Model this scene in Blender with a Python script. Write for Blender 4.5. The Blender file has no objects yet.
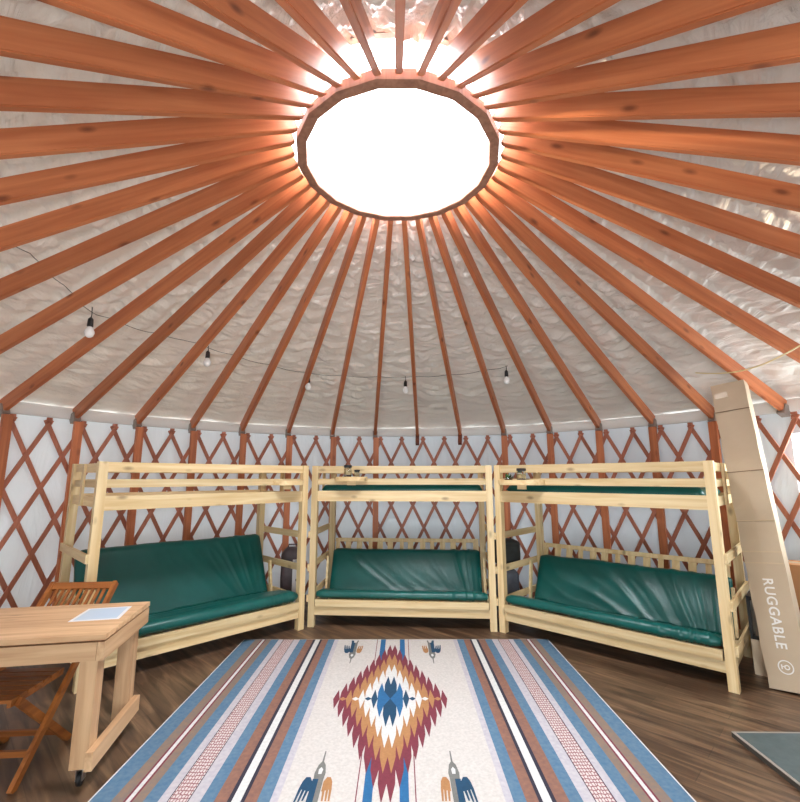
import bpy, bmesh, math, random
from mathutils import Vector, Matrix, noise
random.seed(7)
PI = math.pi
sc = bpy.context.scene
C = sc.collection

# ------------------------------------------------------------------ helpers
def link(o, parent=None):
    C.objects.link(o)
    if parent is not None:
        o.parent = parent
    return o

def obj(name, bm, mats, parent=None, smooth=False, bevel=0.0, loc=None, rot=None):
    me = bpy.data.meshes.new(name)
    if bevel > 0:
        bmesh.ops.bevel(bm, geom=[e for e in bm.edges if len(e.link_faces) == 2 and e.calc_face_angle(0) > 0.6],
                        offset=bevel, segments=2, affect='EDGES', profile=0.6)
    bmesh.ops.recalc_face_normals(bm, faces=bm.faces)
    bm.to_mesh(me); bm.free()
    if not isinstance(mats, (list, tuple)): mats = [mats]
    for m in mats: me.materials.append(m)
    if smooth:
        for p in me.polygons: p.use_smooth = True
    o = bpy.data.objects.new(name, me)
    link(o, parent)
    if loc is not None: o.location = loc
    if rot is not None: o.rotation_euler = rot
    return o

def tag(o, label=None, cat=None, group=None, kind=None):
    if label: o['label'] = label
    if cat: o['category'] = cat
    if group: o['group'] = group
    if kind: o['kind'] = kind
    return o

def thing(name, label, cat, loc=(0, 0, 0), rz=0, group=None):
    o = bpy.data.objects.new(name, None)
    o.empty_display_size = 0.1
    link(o); o.location = loc; o.rotation_euler = (0, 0, rz)
    return tag(o, label, cat, group)

def copy_tree(o, parent=None):
    c = o.copy(); C.objects.link(c); c.parent = parent
    for ch in list(o.children): copy_tree(ch, c)
    return c

def NB(): return bmesh.new()

def box(bm, x0, x1, y0, y1, z0, z1, mat=0, M=None):
    vs = [bm.verts.new(v) for v in ((x0,y0,z0),(x1,y0,z0),(x1,y1,z0),(x0,y1,z0),(x0,y0,z1),(x1,y0,z1),(x1,y1,z1),(x0,y1,z1))]
    if M is not None:
        for v in vs: v.co = M @ v.co
    for f in ((0,3,2,1),(4,5,6,7),(0,1,5,4),(1,2,6,5),(2,3,7,6),(3,0,4,7)):
        fc = bm.faces.new([vs[i] for i in f]); fc.material_index = mat
    return bm

def bar(bm, a, b, w, h, up=Vector((0, 0, 1)), mat=0):
    """rectangular bar from a to b, w across, h along 'up'"""
    a = Vector(a); b = Vector(b); d = (b - a).normalized()
    s = d.cross(Vector(up)).normalized(); u = s.cross(d).normalized()
    vs = []
    for p in (a, b):
        for i, j in ((-1,-1),(1,-1),(1,1),(-1,1)):
            vs.append(bm.verts.new(p + s*(w/2*i) + u*(h/2*j)))
    for f in ((0,1,2,3),(7,6,5,4),(0,4,5,1),(1,5,6,2),(2,6,7,3),(3,7,4,0)):
        fc = bm.faces.new([vs[i] for i in f]); fc.material_index = mat
    return bm

def tube(bm, pts, r, n=8, mat=0):
    pts = [Vector(p) for p in pts]; rings = []
    for i, p in enumerate(pts):
        d = (pts[min(i+1, len(pts)-1)] - pts[max(i-1, 0)]).normalized()
        s = d.cross(Vector((0,0,1)))
        if s.length < 1e-3: s = Vector((1,0,0))
        s.normalize(); u = s.cross(d)
        rr = r[i] if isinstance(r, (list, tuple)) else r
        rings.append([bm.verts.new(p + (s*math.cos(2*PI*k/n) + u*math.sin(2*PI*k/n))*rr) for k in range(n)])
    for a, b in zip(rings, rings[1:]):
        for k in range(n):
            f = bm.faces.new((a[k], a[(k+1)%n], b[(k+1)%n], b[k])); f.material_index = mat
    for e in (rings[0], rings[-1][::-1]):
        f = bm.faces.new(e); f.material_index = mat
    return bm

def lathe(bm, prof, n=20, c=(0,0,0), mat=0, closed=False):
    c = Vector(c); rings = []
    for r, z in prof:
        rings.append([bm.verts.new(c + Vector((max(r,1e-4)*math.cos(2*PI*k/n), max(r,1e-4)*math.sin(2*PI*k/n), z))) for k in range(n)])
    for a, b in zip(rings, rings[1:]):
        for k in range(n):
            f = bm.faces.new((a[k], a[(k+1)%n], b[(k+1)%n], b[k])); f.material_index = mat
    if closed:
        a, b = rings[-1], rings[0]
        for k in range(n): bm.faces.new((a[k], a[(k+1)%n], b[(k+1)%n], b[k]))
    else:
        bm.faces.new(rings[0]); bm.faces.new(rings[-1][::-1])
    return bm

# ------------------------------------------------------------------ materials
def srgb(r, g, b):
    f = lambda v: (v/12.92 if v <= .04045 else ((v+.055)/1.055)**2.4)
    return (f(r/255), f(g/255), f(b/255), 1)

def mat(name, col, rough=.6, **kw):
    m = bpy.data.materials.new(name); m.use_nodes = True
    nt = m.node_tree; b = nt.nodes['Principled BSDF']
    b.inputs['Base Color'].default_value = col
    b.inputs['Roughness'].default_value = rough
    for k, v in kw.items():
        b.inputs[k.replace('_', ' ')].default_value = v
    return m

def N(nt, t, **kw):
    n = nt.nodes.new(t)
    for k, v in kw.items(): setattr(n, k, v)
    return n

def wood(name, light, dark, axis='X', rough=.55, knots=.5, scale=1.0, fine=1.0, coat=0.0):
    m = bpy.data.materials.new(name); m.use_nodes = True
    nt = m.node_tree; L = nt.links; b = nt.nodes['Principled BSDF']
    tc = N(nt, 'ShaderNodeTexCoord'); oi = N(nt, 'ShaderNodeObjectInfo')
    add = N(nt, 'ShaderNodeVectorMath', operation='ADD')
    mul = N(nt, 'ShaderNodeVectorMath', operation='SCALE'); mul.inputs[3].default_value = 17.3
    cmb = N(nt, 'ShaderNodeCombineXYZ')
    for i in range(3): L.new(oi.outputs['Random'], cmb.inputs[i])
    L.new(cmb.outputs[0], mul.inputs[0]); L.new(tc.outputs['Object'], add.inputs[0]); L.new(mul.outputs[0], add.inputs[1])
    mp = N(nt, 'ShaderNodeMapping')
    s = [22*scale]*3; s['XYZ'.index(axis)] = 1.3*scale
    mp.inputs['Scale'].default_value = s
    L.new(add.outputs[0], mp.inputs[0])
    n1 = N(nt, 'ShaderNodeTexNoise'); n1.inputs['Scale'].default_value = 1.0; n1.inputs['Detail'].default_value = 5; n1.inputs['Distortion'].default_value = .6
    L.new(mp.outputs[0], n1.inputs['Vector'])
    cr = N(nt, 'ShaderNodeValToRGB'); cr.color_ramp.elements[0].position = .32; cr.color_ramp.elements[1].position = .68
    cr.color_ramp.elements[0].color = dark; cr.color_ramp.elements[1].color = light
    L.new(n1.outputs['Fac'], cr.inputs[0])
    # knots
    mp2 = N(nt, 'ShaderNodeMapping'); s2 = [7*scale]*3; s2['XYZ'.index(axis)] = 3.2*scale
    mp2.inputs['Scale'].default_value = s2; L.new(add.outputs[0], mp2.inputs[0])
    vo = N(nt, 'ShaderNodeTexVoronoi'); vo.inputs['Scale'].default_value = 1.0; L.new(mp2.outputs[0], vo.inputs['Vector'])
    kr = N(nt, 'ShaderNodeValToRGB'); kr.color_ramp.elements[0].position = .05; kr.color_ramp.elements[1].position = .17
    kr.color_ramp.elements[0].color = (1,1,1,1); kr.color_ramp.elements[1].color = (0,0,0,1)
    L.new(vo.outputs['Distance'], kr.inputs[0])
    km = N(nt, 'ShaderNodeMath', operation='MULTIPLY'); km.inputs[1].default_value = knots; L.new(kr.outputs[0], km.inputs[0])
    # per-object tone
    hv = N(nt, 'ShaderNodeHueSaturation')
    mr = N(nt, 'ShaderNodeMapRange'); mr.inputs['To Min'].default_value = .86; mr.inputs['To Max'].default_value = 1.12
    L.new(oi.outputs['Random'], mr.inputs[0]); L.new(mr.outputs[0], hv.inputs['Value']); L.new(cr.outputs[0], hv.inputs['Color'])
    mx = N(nt, 'ShaderNodeMix', data_type='RGBA'); mx.inputs['B'].default_value = (dark[0]*.35, dark[1]*.3, dark[2]*.3, 1)
    L.new(km.outputs[0], mx.inputs['Factor']); L.new(hv.outputs[0], mx.inputs['A'])
    L.new(mx.outputs['Result'], b.inputs['Base Color'])
    b.inputs['Roughness'].default_value = rough; b.inputs['Coat Weight'].default_value = coat; b.inputs['Coat Roughness'].default_value = .35
    bp = N(nt, 'ShaderNodeBump'); bp.inputs['Strength'].default_value = .15*fine; bp.inputs['Distance'].default_value = .004
    L.new(n1.outputs['Fac'], bp.inputs['Height']); L.new(bp.outputs[0], b.inputs['Normal'])
    return m

PINE_L, PINE_D = srgb(234,212,166), srgb(212,182,130)
pine = {a: wood('pine_'+a, PINE_L, PINE_D, a, rough=.5, knots=.7) for a in 'XYZ'}
RAF_L, RAF_D = srgb(198,122,78), srgb(172,96,58)
raft = wood('stained_fir', RAF_L, RAF_D, 'X', rough=.45, knots=.85)
LAT = wood('stained_lattice', srgb(188,120,94), srgb(160,98,76), 'Z', rough=.5, knots=0)
postw = wood('stained_post', srgb(206,126,82), srgb(172,98,60), 'Z', rough=.5, knots=.4)
tabw = {a: wood('table_fir_'+a, srgb(210,174,134), srgb(180,140,102), a, rough=.5, knots=.3) for a in 'XYZ'}
chw = {a: wood('chair_teak_'+a, srgb(170,104,48), srgb(126,70,30), a, rough=.45, knots=0) for a in 'XYZ'}

def noisy(name, c1, c2, scale=8, rough=.7, bump=.1, bdist=.003, detail=4, **kw):
    m = mat(name, c1, rough, **kw); nt = m.node_tree; L = nt.links; b = nt.nodes['Principled BSDF']
    tc = N(nt, 'ShaderNodeTexCoord'); n = N(nt, 'ShaderNodeTexNoise'); n.inputs['Scale'].default_value = scale; n.inputs['Detail'].default_value = detail
    L.new(tc.outputs['Object'], n.inputs['Vector'])
    mx = N(nt, 'ShaderNodeMix', data_type='RGBA'); mx.inputs['A'].default_value = c1; mx.inputs['B'].default_value = c2
    cr = N(nt, 'ShaderNodeMapRange'); cr.inputs['From Min'].default_value = .3; cr.inputs['From Max'].default_value = .7
    L.new(n.outputs['Fac'], cr.inputs[0]); L.new(cr.outputs[0], mx.inputs['Factor']); L.new(mx.outputs['Result'], b.inputs['Base Color'])
    bp = N(nt, 'ShaderNodeBump'); bp.inputs['Strength'].default_value = bump; bp.inputs['Distance'].default_value = bdist
    L.new(n.outputs['Fac'], bp.inputs['Height']); L.new(bp.outputs[0], b.inputs['Normal'])
    return m

vinyl = noisy('green_vinyl', srgb(4,90,84), srgb(3,80,74), 5, rough=.36, bump=.25, bdist=.01)
vinyl.node_tree.nodes['Principled BSDF'].inputs['Specular IOR Level'].default_value = .45
card = noisy('kraft_cardboard', srgb(200,181,155), srgb(188,168,142), 3, rough=.8, bump=.05)
card2 = noisy('brown_cardboard', srgb(190,138,92), srgb(176,124,80), 3, rough=.8, bump=.05)
card3 = noisy('reddish_cardboard', srgb(150,88,66), srgb(134,76,56), 3, rough=.8, bump=.05)
black = mat('black_plastic', (.012,.012,.013,1), .4)
steel = mat('zinc_steel', (.55,.56,.58,1), .3, Metallic=1.0)
bracket_m = mat('grey_bracket', srgb(158,148,140), .45, Metallic=.4)
glassy = mat('clear_glass', (.95,.97,.96,1), .05, Transmission_Weight=1.0, IOR=1.45)
bulb_m = mat('opal_bulb', (.9,.9,.88,1), .15)
white_p = mat('white_print', (.86,.84,.8,1), .7)

# roof fabric (wrinkled, polar UV: u along the circumference, v along the slope)
def roof_mat():
    m = mat('roof_liner', srgb(224,217,208), .44, Metallic=.12); nt = m.node_tree; L = nt.links; b = nt.nodes['Principled BSDF']
    uv = N(nt, 'ShaderNodeUVMap'); uv.uv_map = 'polar'
    mp = N(nt, 'ShaderNodeMapping'); mp.inputs['Scale'].default_value = (1.8, 7.5, 1); L.new(uv.outputs[0], mp.inputs[0])
    n = N(nt, 'ShaderNodeTexNoise'); n.inputs['Scale'].default_value = 1.0; n.inputs['Detail'].default_value = 5; n.inputs['Distortion'].default_value = 1.6
    L.new(mp.outputs[0], n.inputs['Vector'])
    n2 = N(nt, 'ShaderNodeTexNoise'); n2.inputs['Scale'].default_value = 6; n2.inputs['Detail'].default_value = 3; n2.inputs['Distortion'].default_value = 2.5
    L.new(uv.outputs[0], n2.inputs['Vector'])
    ad = N(nt, 'ShaderNodeMath', operation='MULTIPLY_ADD'); ad.inputs[1].default_value = .35
    L.new(n2.outputs['Fac'], ad.inputs[0]); L.new(n.outputs['Fac'], ad.inputs[2])
    bp = N(nt, 'ShaderNodeBump'); bp.inputs['Strength'].default_value = .9; bp.inputs['Distance'].default_value = .045
    L.new(ad.outputs[0], bp.inputs['Height']); L.new(bp.outputs[0], b.inputs['Normal'])
    t = N(nt, 'ShaderNodeBsdfTranslucent'); t.inputs[0].default_value = srgb(238,226,212)
    mx = N(nt, 'ShaderNodeMixShader'); mx.inputs[0].default_value = .022
    L.new(b.outputs[0], mx.inputs[1]); L.new(t.outputs[0], mx.inputs[2]); L.new(mx.outputs[0], nt.nodes['Material Output'].inputs[0])
    return m
roofm = roof_mat()

def fabric_wall():
    m = bpy.data.materials.new('wall_liner'); m.use_nodes = True
    nt = m.node_tree; L = nt.links; nt.nodes.remove(nt.nodes['Principled BSDF'])
    out = nt.nodes['Material Output']
    d = N(nt, 'ShaderNodeBsdfDiffuse'); d.inputs[0].default_value = srgb(226,236,240)
    t = N(nt, 'ShaderNodeBsdfTranslucent'); t.inputs[0].default_value = srgb(222,230,240)
    tc = N(nt, 'ShaderNodeTexCoord'); n = N(nt, 'ShaderNodeTexNoise'); n.inputs['Scale'].default_value = 1; n.inputs['Detail'].default_value = 4; n.inputs['Distortion'].default_value = 1
    mpw = N(nt, 'ShaderNodeMapping'); mpw.inputs['Scale'].default_value = (6,6,1.6); L.new(tc.outputs['Object'], mpw.inputs[0]); L.new(mpw.outputs[0], n.inputs['Vector'])
    bp = N(nt, 'ShaderNodeBump'); bp.inputs['Strength'].default_value = .6; bp.inputs['Distance'].default_value = .03
    L.new(n.outputs['Fac'], bp.inputs['Height']); L.new(bp.outputs[0], d.inputs['Normal'])
    mx = N(nt, 'ShaderNodeMixShader'); mx.inputs[0].default_value = .035
    L.new(d.outputs[0], mx.inputs[1]); L.new(t.outputs[0], mx.inputs[2]); L.new(mx.outputs[0], out.inputs[0])
    return m
wallm = fabric_wall()

def floor_mat():
    m = mat('vinyl_plank', (1,1,1,1), .38); nt = m.node_tree; L = nt.links; b = nt.nodes['Principled BSDF']
    tc = N(nt, 'ShaderNodeTexCoord'); mp = N(nt, 'ShaderNodeMapping'); mp.inputs['Rotation'].default_value = (0,0,math.radians(45))
    L.new(tc.outputs['Object'], mp.inputs[0])
    br = N(nt, 'ShaderNodeTexBrick'); br.offset = .37
    br.inputs['Scale'].default_value = 1; br.inputs['Brick Width'].default_value = 1.2; br.inputs['Row Height'].default_value = .15
    br.inputs['Mortar Size'].default_value = .0025; br.inputs['Mortar Smooth'].default_value = .2
    br.inputs['Color1'].default_value = (.25,.25,.25,1); br.inputs['Color2'].default_value = (.75,.75,.75,1); br.inputs['Mortar'].default_value = (0,0,0,1)
    L.new(mp.outputs[0], br.inputs['Vector'])
    mp2 = N(nt, 'ShaderNodeMapping'); mp2.inputs['Scale'].default_value = (1.6, 16, 1); L.new(mp.outputs[0], mp2.inputs[0])
    n = N(nt, 'ShaderNodeTexNoise'); n.inputs['Scale'].default_value = 1; n.inputs['Detail'].default_value = 6; n.inputs['Distortion'].default_value = .8
    L.new(mp2.outputs[0], n.inputs['Vector'])
    cr = N(nt, 'ShaderNodeValToRGB'); e = cr.color_ramp.elements
    e[0].position = .3; e[0].color = srgb(58,41,30); e[1].position = .72; e[1].color = srgb(142,112,84)
    e2 = cr.color_ramp.elements.new(.5); e2.color = srgb(98,75,56)
    L.new(n.outputs['Fac'], cr.inputs[0])
    hv = N(nt, 'ShaderNodeHueSaturation'); mr = N(nt, 'ShaderNodeMapRange'); mr.inputs['To Min'].default_value = .6; mr.inputs['To Max'].default_value = 1.2
    L.new(br.outputs['Color'], mr.inputs[0]); L.new(mr.outputs[0], hv.inputs['Value']); L.new(cr.outputs[0], hv.inputs['Color'])
    L.new(hv.outputs[0], b.inputs['Base Color'])
    bp = N(nt, 'ShaderNodeBump'); bp.inputs['Strength'].default_value = .25; bp.inputs['Distance'].default_value = .003
    L.new(n.outputs['Fac'], bp.inputs['Height']); L.new(bp.outputs[0], b.inputs['Normal'])
    return m
floorm = floor_mat()

# ------------------------------------------------------------------ yurt shell
PH = -0.0115; NR = 39
def ang(k): return PH + k*2*PI/NR
def pol(k, r, z=0.0):
    a = ang(k); return Vector((-r*math.sin(a), -r*math.cos(a), z))
RZ = lambda r: 3.77 - .4755*(r-.70)          # lower edge of the rafters
RW = 4.03

bm = NB(); n = 156
ct = bm.verts.new((0,0,0)); rim = [bm.verts.new((4.15*math.cos(2*PI*k/n), 4.15*math.sin(2*PI*k/n), 0)) for k in range(n)]
for k in range(n): bm.faces.new((ct, rim[k], rim[(k+1)%n]))
ret = bmesh.ops.extrude_face_region(bm, geom=bm.faces[:])
bmesh.ops.translate(bm, verts=[v for v in ret['geom'] if isinstance(v, bmesh.types.BMVert)], vec=(0,0,-.06))
tag(obj('floor', bm, floorm), 'brown wood plank floor of the round tent', 'floor', kind='structure')

# wall fabric, with a window opening on the right side (k 28.2 .. 30.2)
WIN = (27.0, 29.25, 1.44, 2.03)
bm = NB(); cols = 39*8; rows = [0, .2, .4, .6, .8, .95, 1.2, 1.45, 1.7, 1.9, 2.02, 2.2, 2.34]
vv = {}
for i in range(cols):
    k = i/8
    for j, z in enumerate(rows):
        w = .012*noise.noise(Vector((k*2.3, z*.8, 3))) + .006*noise.noise(Vector((k*6, z*3, 9)))
        vv[i, j] = bm.verts.new(pol(k, RW + w, z))
for i in range(cols):
    kc = (i+.5)/8
    for j in range(len(rows)-1):
        zc = (rows[j]+rows[j+1])/2
        if WIN[0] < kc < WIN[1] and WIN[2] < zc < WIN[3]: continue
        if (kc < 1 or kc > 38) and zc < 2.02: continue
        bm.faces.new((vv[i,j], vv[(i+1)%cols,j], vv[(i+1)%cols,j+1], vv[i,j+1]))
tag(obj('wall_back', bm, wallm, smooth=True), 'white fabric wall of the round tent behind the wooden lattice', 'wall', kind='structure')
bm = NB()
ks = [27.0+i*.125 for i in range(19)]
for a, b in zip(ks, ks[1:]):
    q = [pol(a, RW, WIN[2]-.02), pol(b, RW, WIN[2]-.02), pol(b, RW, WIN[3]+.02), pol(a, RW, WIN[3]+.02)]
    bm.faces.new([bm.verts.new(p) for p in q])
clear = bpy.data.materials.new('clear_vinyl'); clear.use_nodes = True
nt = clear.node_tree; nt.nodes.remove(nt.nodes['Principled BSDF'])
tb = N(nt, 'ShaderNodeBsdfTransparent'); tb.inputs[0].default_value = (.9,.95,.96,1)
gb = N(nt, 'ShaderNodeBsdfGlossy'); gb.inputs['Roughness'].default_value = .1; mx = N(nt, 'ShaderNodeMixShader'); mx.inputs[0].default_value = .06
nt.links.new(tb.outputs[0], mx.inputs[1]); nt.links.new(gb.outputs[0], mx.inputs[2]); nt.links.new(mx.outputs[0], nt.nodes['Material Output'].inputs[0])
tag(obj('window_1', bm, clear), 'clear window panel in the right side of the tent wall', 'window', kind='structure')

# unseen glazed door, added behind the camera as a source of front light
dt = bpy.data.objects.new('added_door_1', None); link(dt); dt.location = (0, 0, 0); tag(dt, 'unseen glazed door added as a source of front light', 'door', kind='structure')
bm = NB()
for a, b in ((-1, -.5), (-.5, 0), (0, .5), (.5, 1)):
    bm.faces.new([bm.verts.new(p) for p in (pol(a, RW, .05), pol(b, RW, .05), pol(b, RW, 2.02), pol(a, RW, 2.02))])
obj('door_pane', bm, clear, dt)
bm = NB()
for kk in (-1, 0, 1): bar(bm, pol(kk, RW, .0), pol(kk, RW, 2.06), .07, .05, (0, 1, 0))
for zz in (.04, 1.0, 2.04):
    bar(bm, pol(-1, RW, zz), pol(0, RW, zz), .05, .07); bar(bm, pol(0, RW, zz), pol(1, RW, zz), .05, .07)
obj('door_frame', bm, postw, dt)

# white band where roof liner meets wall
band = mat('band_fabric', srgb(236,234,230), .7)
bm = NB()
lathe(bm, [(4.015,2.225),(4.0,2.235),(3.998,2.31),(4.012,2.345),(4.02,2.35)], n=156, closed=True)
tag(obj('trim_1', bm, band, smooth=True), 'white fabric band along the top of the wall', 'trim', kind='structure')

# roof liner
bm = NB(); DIV = 10; TH, RR = NR*DIV, 270
uvl = bm.loops.layers.uv.new('polar')
grid = {}
def roofz(k, r):
    s = ang(k)*2.6
    w = noise.noise(Vector((s*1.3, r*.8, 5)))*1.2
    q = noise.noise(Vector((s*3, r*2.2, 15)))
    a = max(0, 1-abs(noise.noise(Vector((s*1.5+q*.5, r*5.5+w+q, 1))))*3.2)**1.5
    b2 = max(0, 1-abs(noise.noise(Vector((s*3.2+w+q, r*8.5+s*2, 8))))*3)
    f = k-math.floor(k); sag = -.020*math.sin(PI*f)
    kb = math.floor(k); amp = .55 + .75*(0.5+noise.noise(Vector((kb*3.7, r*1.1, 2))))
    curve = (.10+.10*noise.noise(Vector((kb*5.3, r*.9, 6))))*math.sin(PI*f) + .10*(f-.5)*noise.noise(Vector((kb*1.9, r*.7, 12)))
    v = r - curve
    c1 = 1-abs(noise.noise(Vector((kb*7.31+f*.9, v*6.5, 21))))*2.6
    c2 = 1-abs(noise.noise(Vector((kb*4.17-f*1.3, v*11+f*.8, 33))))*2.6
    ed = min(1, f/.12, (1-f)/.12); ed = .25+.75*ed
    return -.016*a - .010*b2 + sag*.6 - ed*amp*(.036*max(0, c1)**1.2 + .019*max(0, c2)**1.2)
for i in range(TH):
    k = i/DIV
    for j in range(RR+1):
        r = .77 + (4.06-.77)*j/RR
        f = 1.0 if r < 3.9 else max(0, (4.06-r)/.16)
        grid[i, j] = bm.verts.new(pol(k, r, RZ(r) + .145 + .100 + roofz(k, r)*f - (1-f)*.085))
for i in range(TH):
    for j in range(RR):
        f = bm.faces.new((grid[i,j], grid[(i+1)%TH,j], grid[(i+1)%TH,j+1], grid[i,j+1]))
        for l, (ii, jj) in zip(f.loops, ((i,j),(i+1,j),(i+1,j+1),(i,j+1))):
            r = .77+(4.06-.77)*jj/RR
            l[uvl].uv = (ii/TH*2*PI*2.4, r)
tag(obj('ceiling', bm, roofm, smooth=True), 'wrinkled pale fabric roof liner above the rafters', 'ceiling', kind='structure')

# compression ring
ringw = wood('ring_wood', srgb(176,128,104), srgb(140,96,76), 'Z', rough=.5, knots=0)
bm = NB(); lathe(bm, [(.70,3.765),(.70,3.835),(.64,3.835),(.632,3.83),(.632,3.77),(.638,3.762)], n=18, closed=True)
ring = tag(obj('compression_ring', bm, ringw), 'wooden centre ring holding the inner ends of the rafters', 'ring')
# dome skylight
domem = bpy.data.materials.new('acrylic_dome'); domem.use_nodes = True
nt = domem.node_tree; nt.nodes.remove(nt.nodes['Principled BSDF'])
tb = N(nt, 'ShaderNodeBsdfTransparent'); tb.inputs[0].default_value = (.97,.98,1,1)
tl = N(nt, 'ShaderNodeBsdfTranslucent'); tl.inputs[0].default_value = (.95,.96,1,1); mx = N(nt, 'ShaderNodeMixShader'); mx.inputs[0].default_value = .25
nt.links.new(tb.outputs[0], mx.inputs[1]); nt.links.new(tl.outputs[0], mx.inputs[2]); nt.links.new(mx.outputs[0], nt.nodes['Material Output'].inputs[0])
sky = thing('skylight_dome', 'bright round clear dome skylight above the centre ring', 'skylight', (0,0,3.95))
bm = NB(); prof = [(.79*math.cos(t), .03+.30*math.sin(t)) for t in [i*PI/2/10 for i in range(11)]]
nn = 40; rings = [[bm.verts.new((max(r,.002)*math.cos(2*PI*k/nn), max(r,.002)*math.sin(2*PI*k/nn), z)) for k in range(nn)] for r, z in prof]
for a, b in zip(rings, rings[1:]):
    for k in range(nn): bm.faces.new((a[k], a[(k+1)%nn], b[(k+1)%nn], b[k]))
obj('dome', bm, domem, sky, smooth=True)
bm = NB(); lathe(bm, [(.775,-.018),(.81,-.018),(.81,.035),(.775,.035)], n=40, closed=True)
obj('rim', bm, mat('aluminium_rim', (.6,.62,.65,1), .35, Metallic=.8), sky)

# rafters
RL = math.hypot(3.97-.70, 1.555)
slope = math.atan2(1.555, 3.27)
def rafter_bm():
    bm = NB(); w = .041; top = .145*math.cos(slope)
    pts = [(0,.012),(.03,0),(RL-.0,0),(RL+.055,.135*math.cos(slope)*.9),(RL+.05,top),(.03,top),(0,top-.012)]
    a = [bm.verts.new((x,-w/2,z)) for x, z in pts]; b = [bm.verts.new((x,w/2,z)) for x, z in pts]
    bm.faces.new(a); bm.faces.new(b[::-1])
    for i in range(len(pts)):
        j = (i+1) % len(pts); bm.faces.new((a[i], b[i], b[j], a[j]))
    bmesh.ops.bevel(bm, geom=[e for e in bm.edges if abs(e.verts[0].co.y-e.verts[1].co.y) < 1e-5], offset=.005, segments=2, affect='EDGES')
    return bm
ORD = ['first','second','third','fourth','fifth','sixth','seventh','eighth','ninth','tenth','eleventh','twelfth','thirteenth','fourteenth','fifteenth','sixteenth']
def rafter_label(k):
    if k in (4,3,2,1,0,38,37,36):
        i = [4,3,2,1,0,38,37,36].index(k)
        if i == 0: return 'orange wooden rafter cut by the photo corner at upper left'
        return 'orange rafter above the skylight, %s from the left among those leaving the top edge' % ORD[i]
    if 5 <= k <= 11: return 'orange rafter left of the skylight, %s from the top leaving the left edge' % ORD[k-5]
    if k == 12: return 'orange wooden rafter meeting the wall top at the far left edge'
    if 13 <= k <= 26:
        if k in (20, 21): return 'orange wooden rafter with low hanging dark end and no post, %s one of that pair' % ('left' if k == 20 else 'right')
        return 'orange wooden rafter meeting the back wall top, %s from the left edge' % ORD[k-12]
    if k == 27: return 'orange wooden rafter whose outer end shows right of the tall leaning box'
    return 'orange rafter right of the skylight, %s from the top leaving the right edge' % ORD[35-k]
raf0 = obj('roof_rafter', rafter_bm(), raft)
for k in range(NR):
    o = raf0 if k == 0 else raf0.copy()
    if k: C.objects.link(o)
    p = pol(k, .70, 3.77); d = pol(k, 1.0)
    o.location = p; o.rotation_euler = (0, slope, math.atan2(d.y, d.x))
    tag(o, rafter_label(k), 'rafter', 'orange wooden roof rafters')
# rafter end brackets: part of the rafter
bm = NB(); box(bm, RL-.05, RL+.035, -.034, .034, -.025, .075)
brk0 = None
for o in [o for o in C.objects if o.name.startswith('roof_rafter')]:
    pass
rafs = {}
for o in C.objects:
    if o.name.startswith('roof_rafter'):
        rafs[int(o.name.split('.')[1]) if '.' in o.name else 0] = o
bmd = NB(); box(bmd, RL-.035, RL+.03, -.027, .027, -.13, .03)
for k in range(10, 29):
    if k in (20, 21):
        continue
    if brk0 is None:
        brk0 = obj('bracket', bm, bracket_m, rafs[k]); tag(brk0, 'grey metal bracket')
    else:
        c = brk0.copy(); C.objects.link(c); c.parent = rafs[k]
darkw = wood('dark_rafter_end', srgb(120,62,40), srgb(96,48,30), 'X')
tail = None
for k in (20, 21):
    if tail is None: tail = obj('hanging_end', bmd, darkw, rafs[k]); tag(tail, 'dark hanging block')
    else: c = tail.copy(); C.objects.link(c); c.parent = rafs[k]

# wall posts
def post_bm():
    bm = NB(); box(bm, -.04, .04, -.019, .019, 0, 2.20)
    return bm
POSTS = [k for k in range(11, 27) if k not in (20, 21)]
p0 = None
PL = {11:'orange-brown wall post hidden past the left edge', 12:'orange-brown wall post at the far left edge of the photo', 13:'orange-brown wall post just left of the left bunk bed',
      14:'orange-brown wall post behind the left bunk bed, first from its left end', 15:'orange-brown wall post behind the left bunk bed, second from its left end',
      16:'orange-brown wall post behind the left bunk bed, third from its left end', 17:'orange-brown wall post behind the right end of the left bunk bed',
      18:'orange-brown wall post behind the jars on the middle bunk', 19:'orange-brown wall post behind the middle bunk bed, right of the jars',
      22:'orange-brown wall post rising at the joint of middle and right bunk beds', 23:'orange-brown wall post behind the right bunk bed, just right of its tray',
      24:'orange-brown wall post behind the middle of the right bunk bed', 25:'orange-brown wall post behind the right half of the right bunk bed',
      26:'orange-brown wall post between right bunk bed and leaning box'}
for k in POSTS[1:]:
    if p0 is None: o = p0 = obj('wall_post', post_bm(), postw, bevel=.004)
    else: o = p0.copy(); C.objects.link(o)
    p = pol(k+.02, 3.915); o.location = (p.x, p.y, 0)
    o.rotation_euler = (0, 0, -ang(k))
    tag(o, PL[k], 'post', 'wall posts under the rafters')

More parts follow.
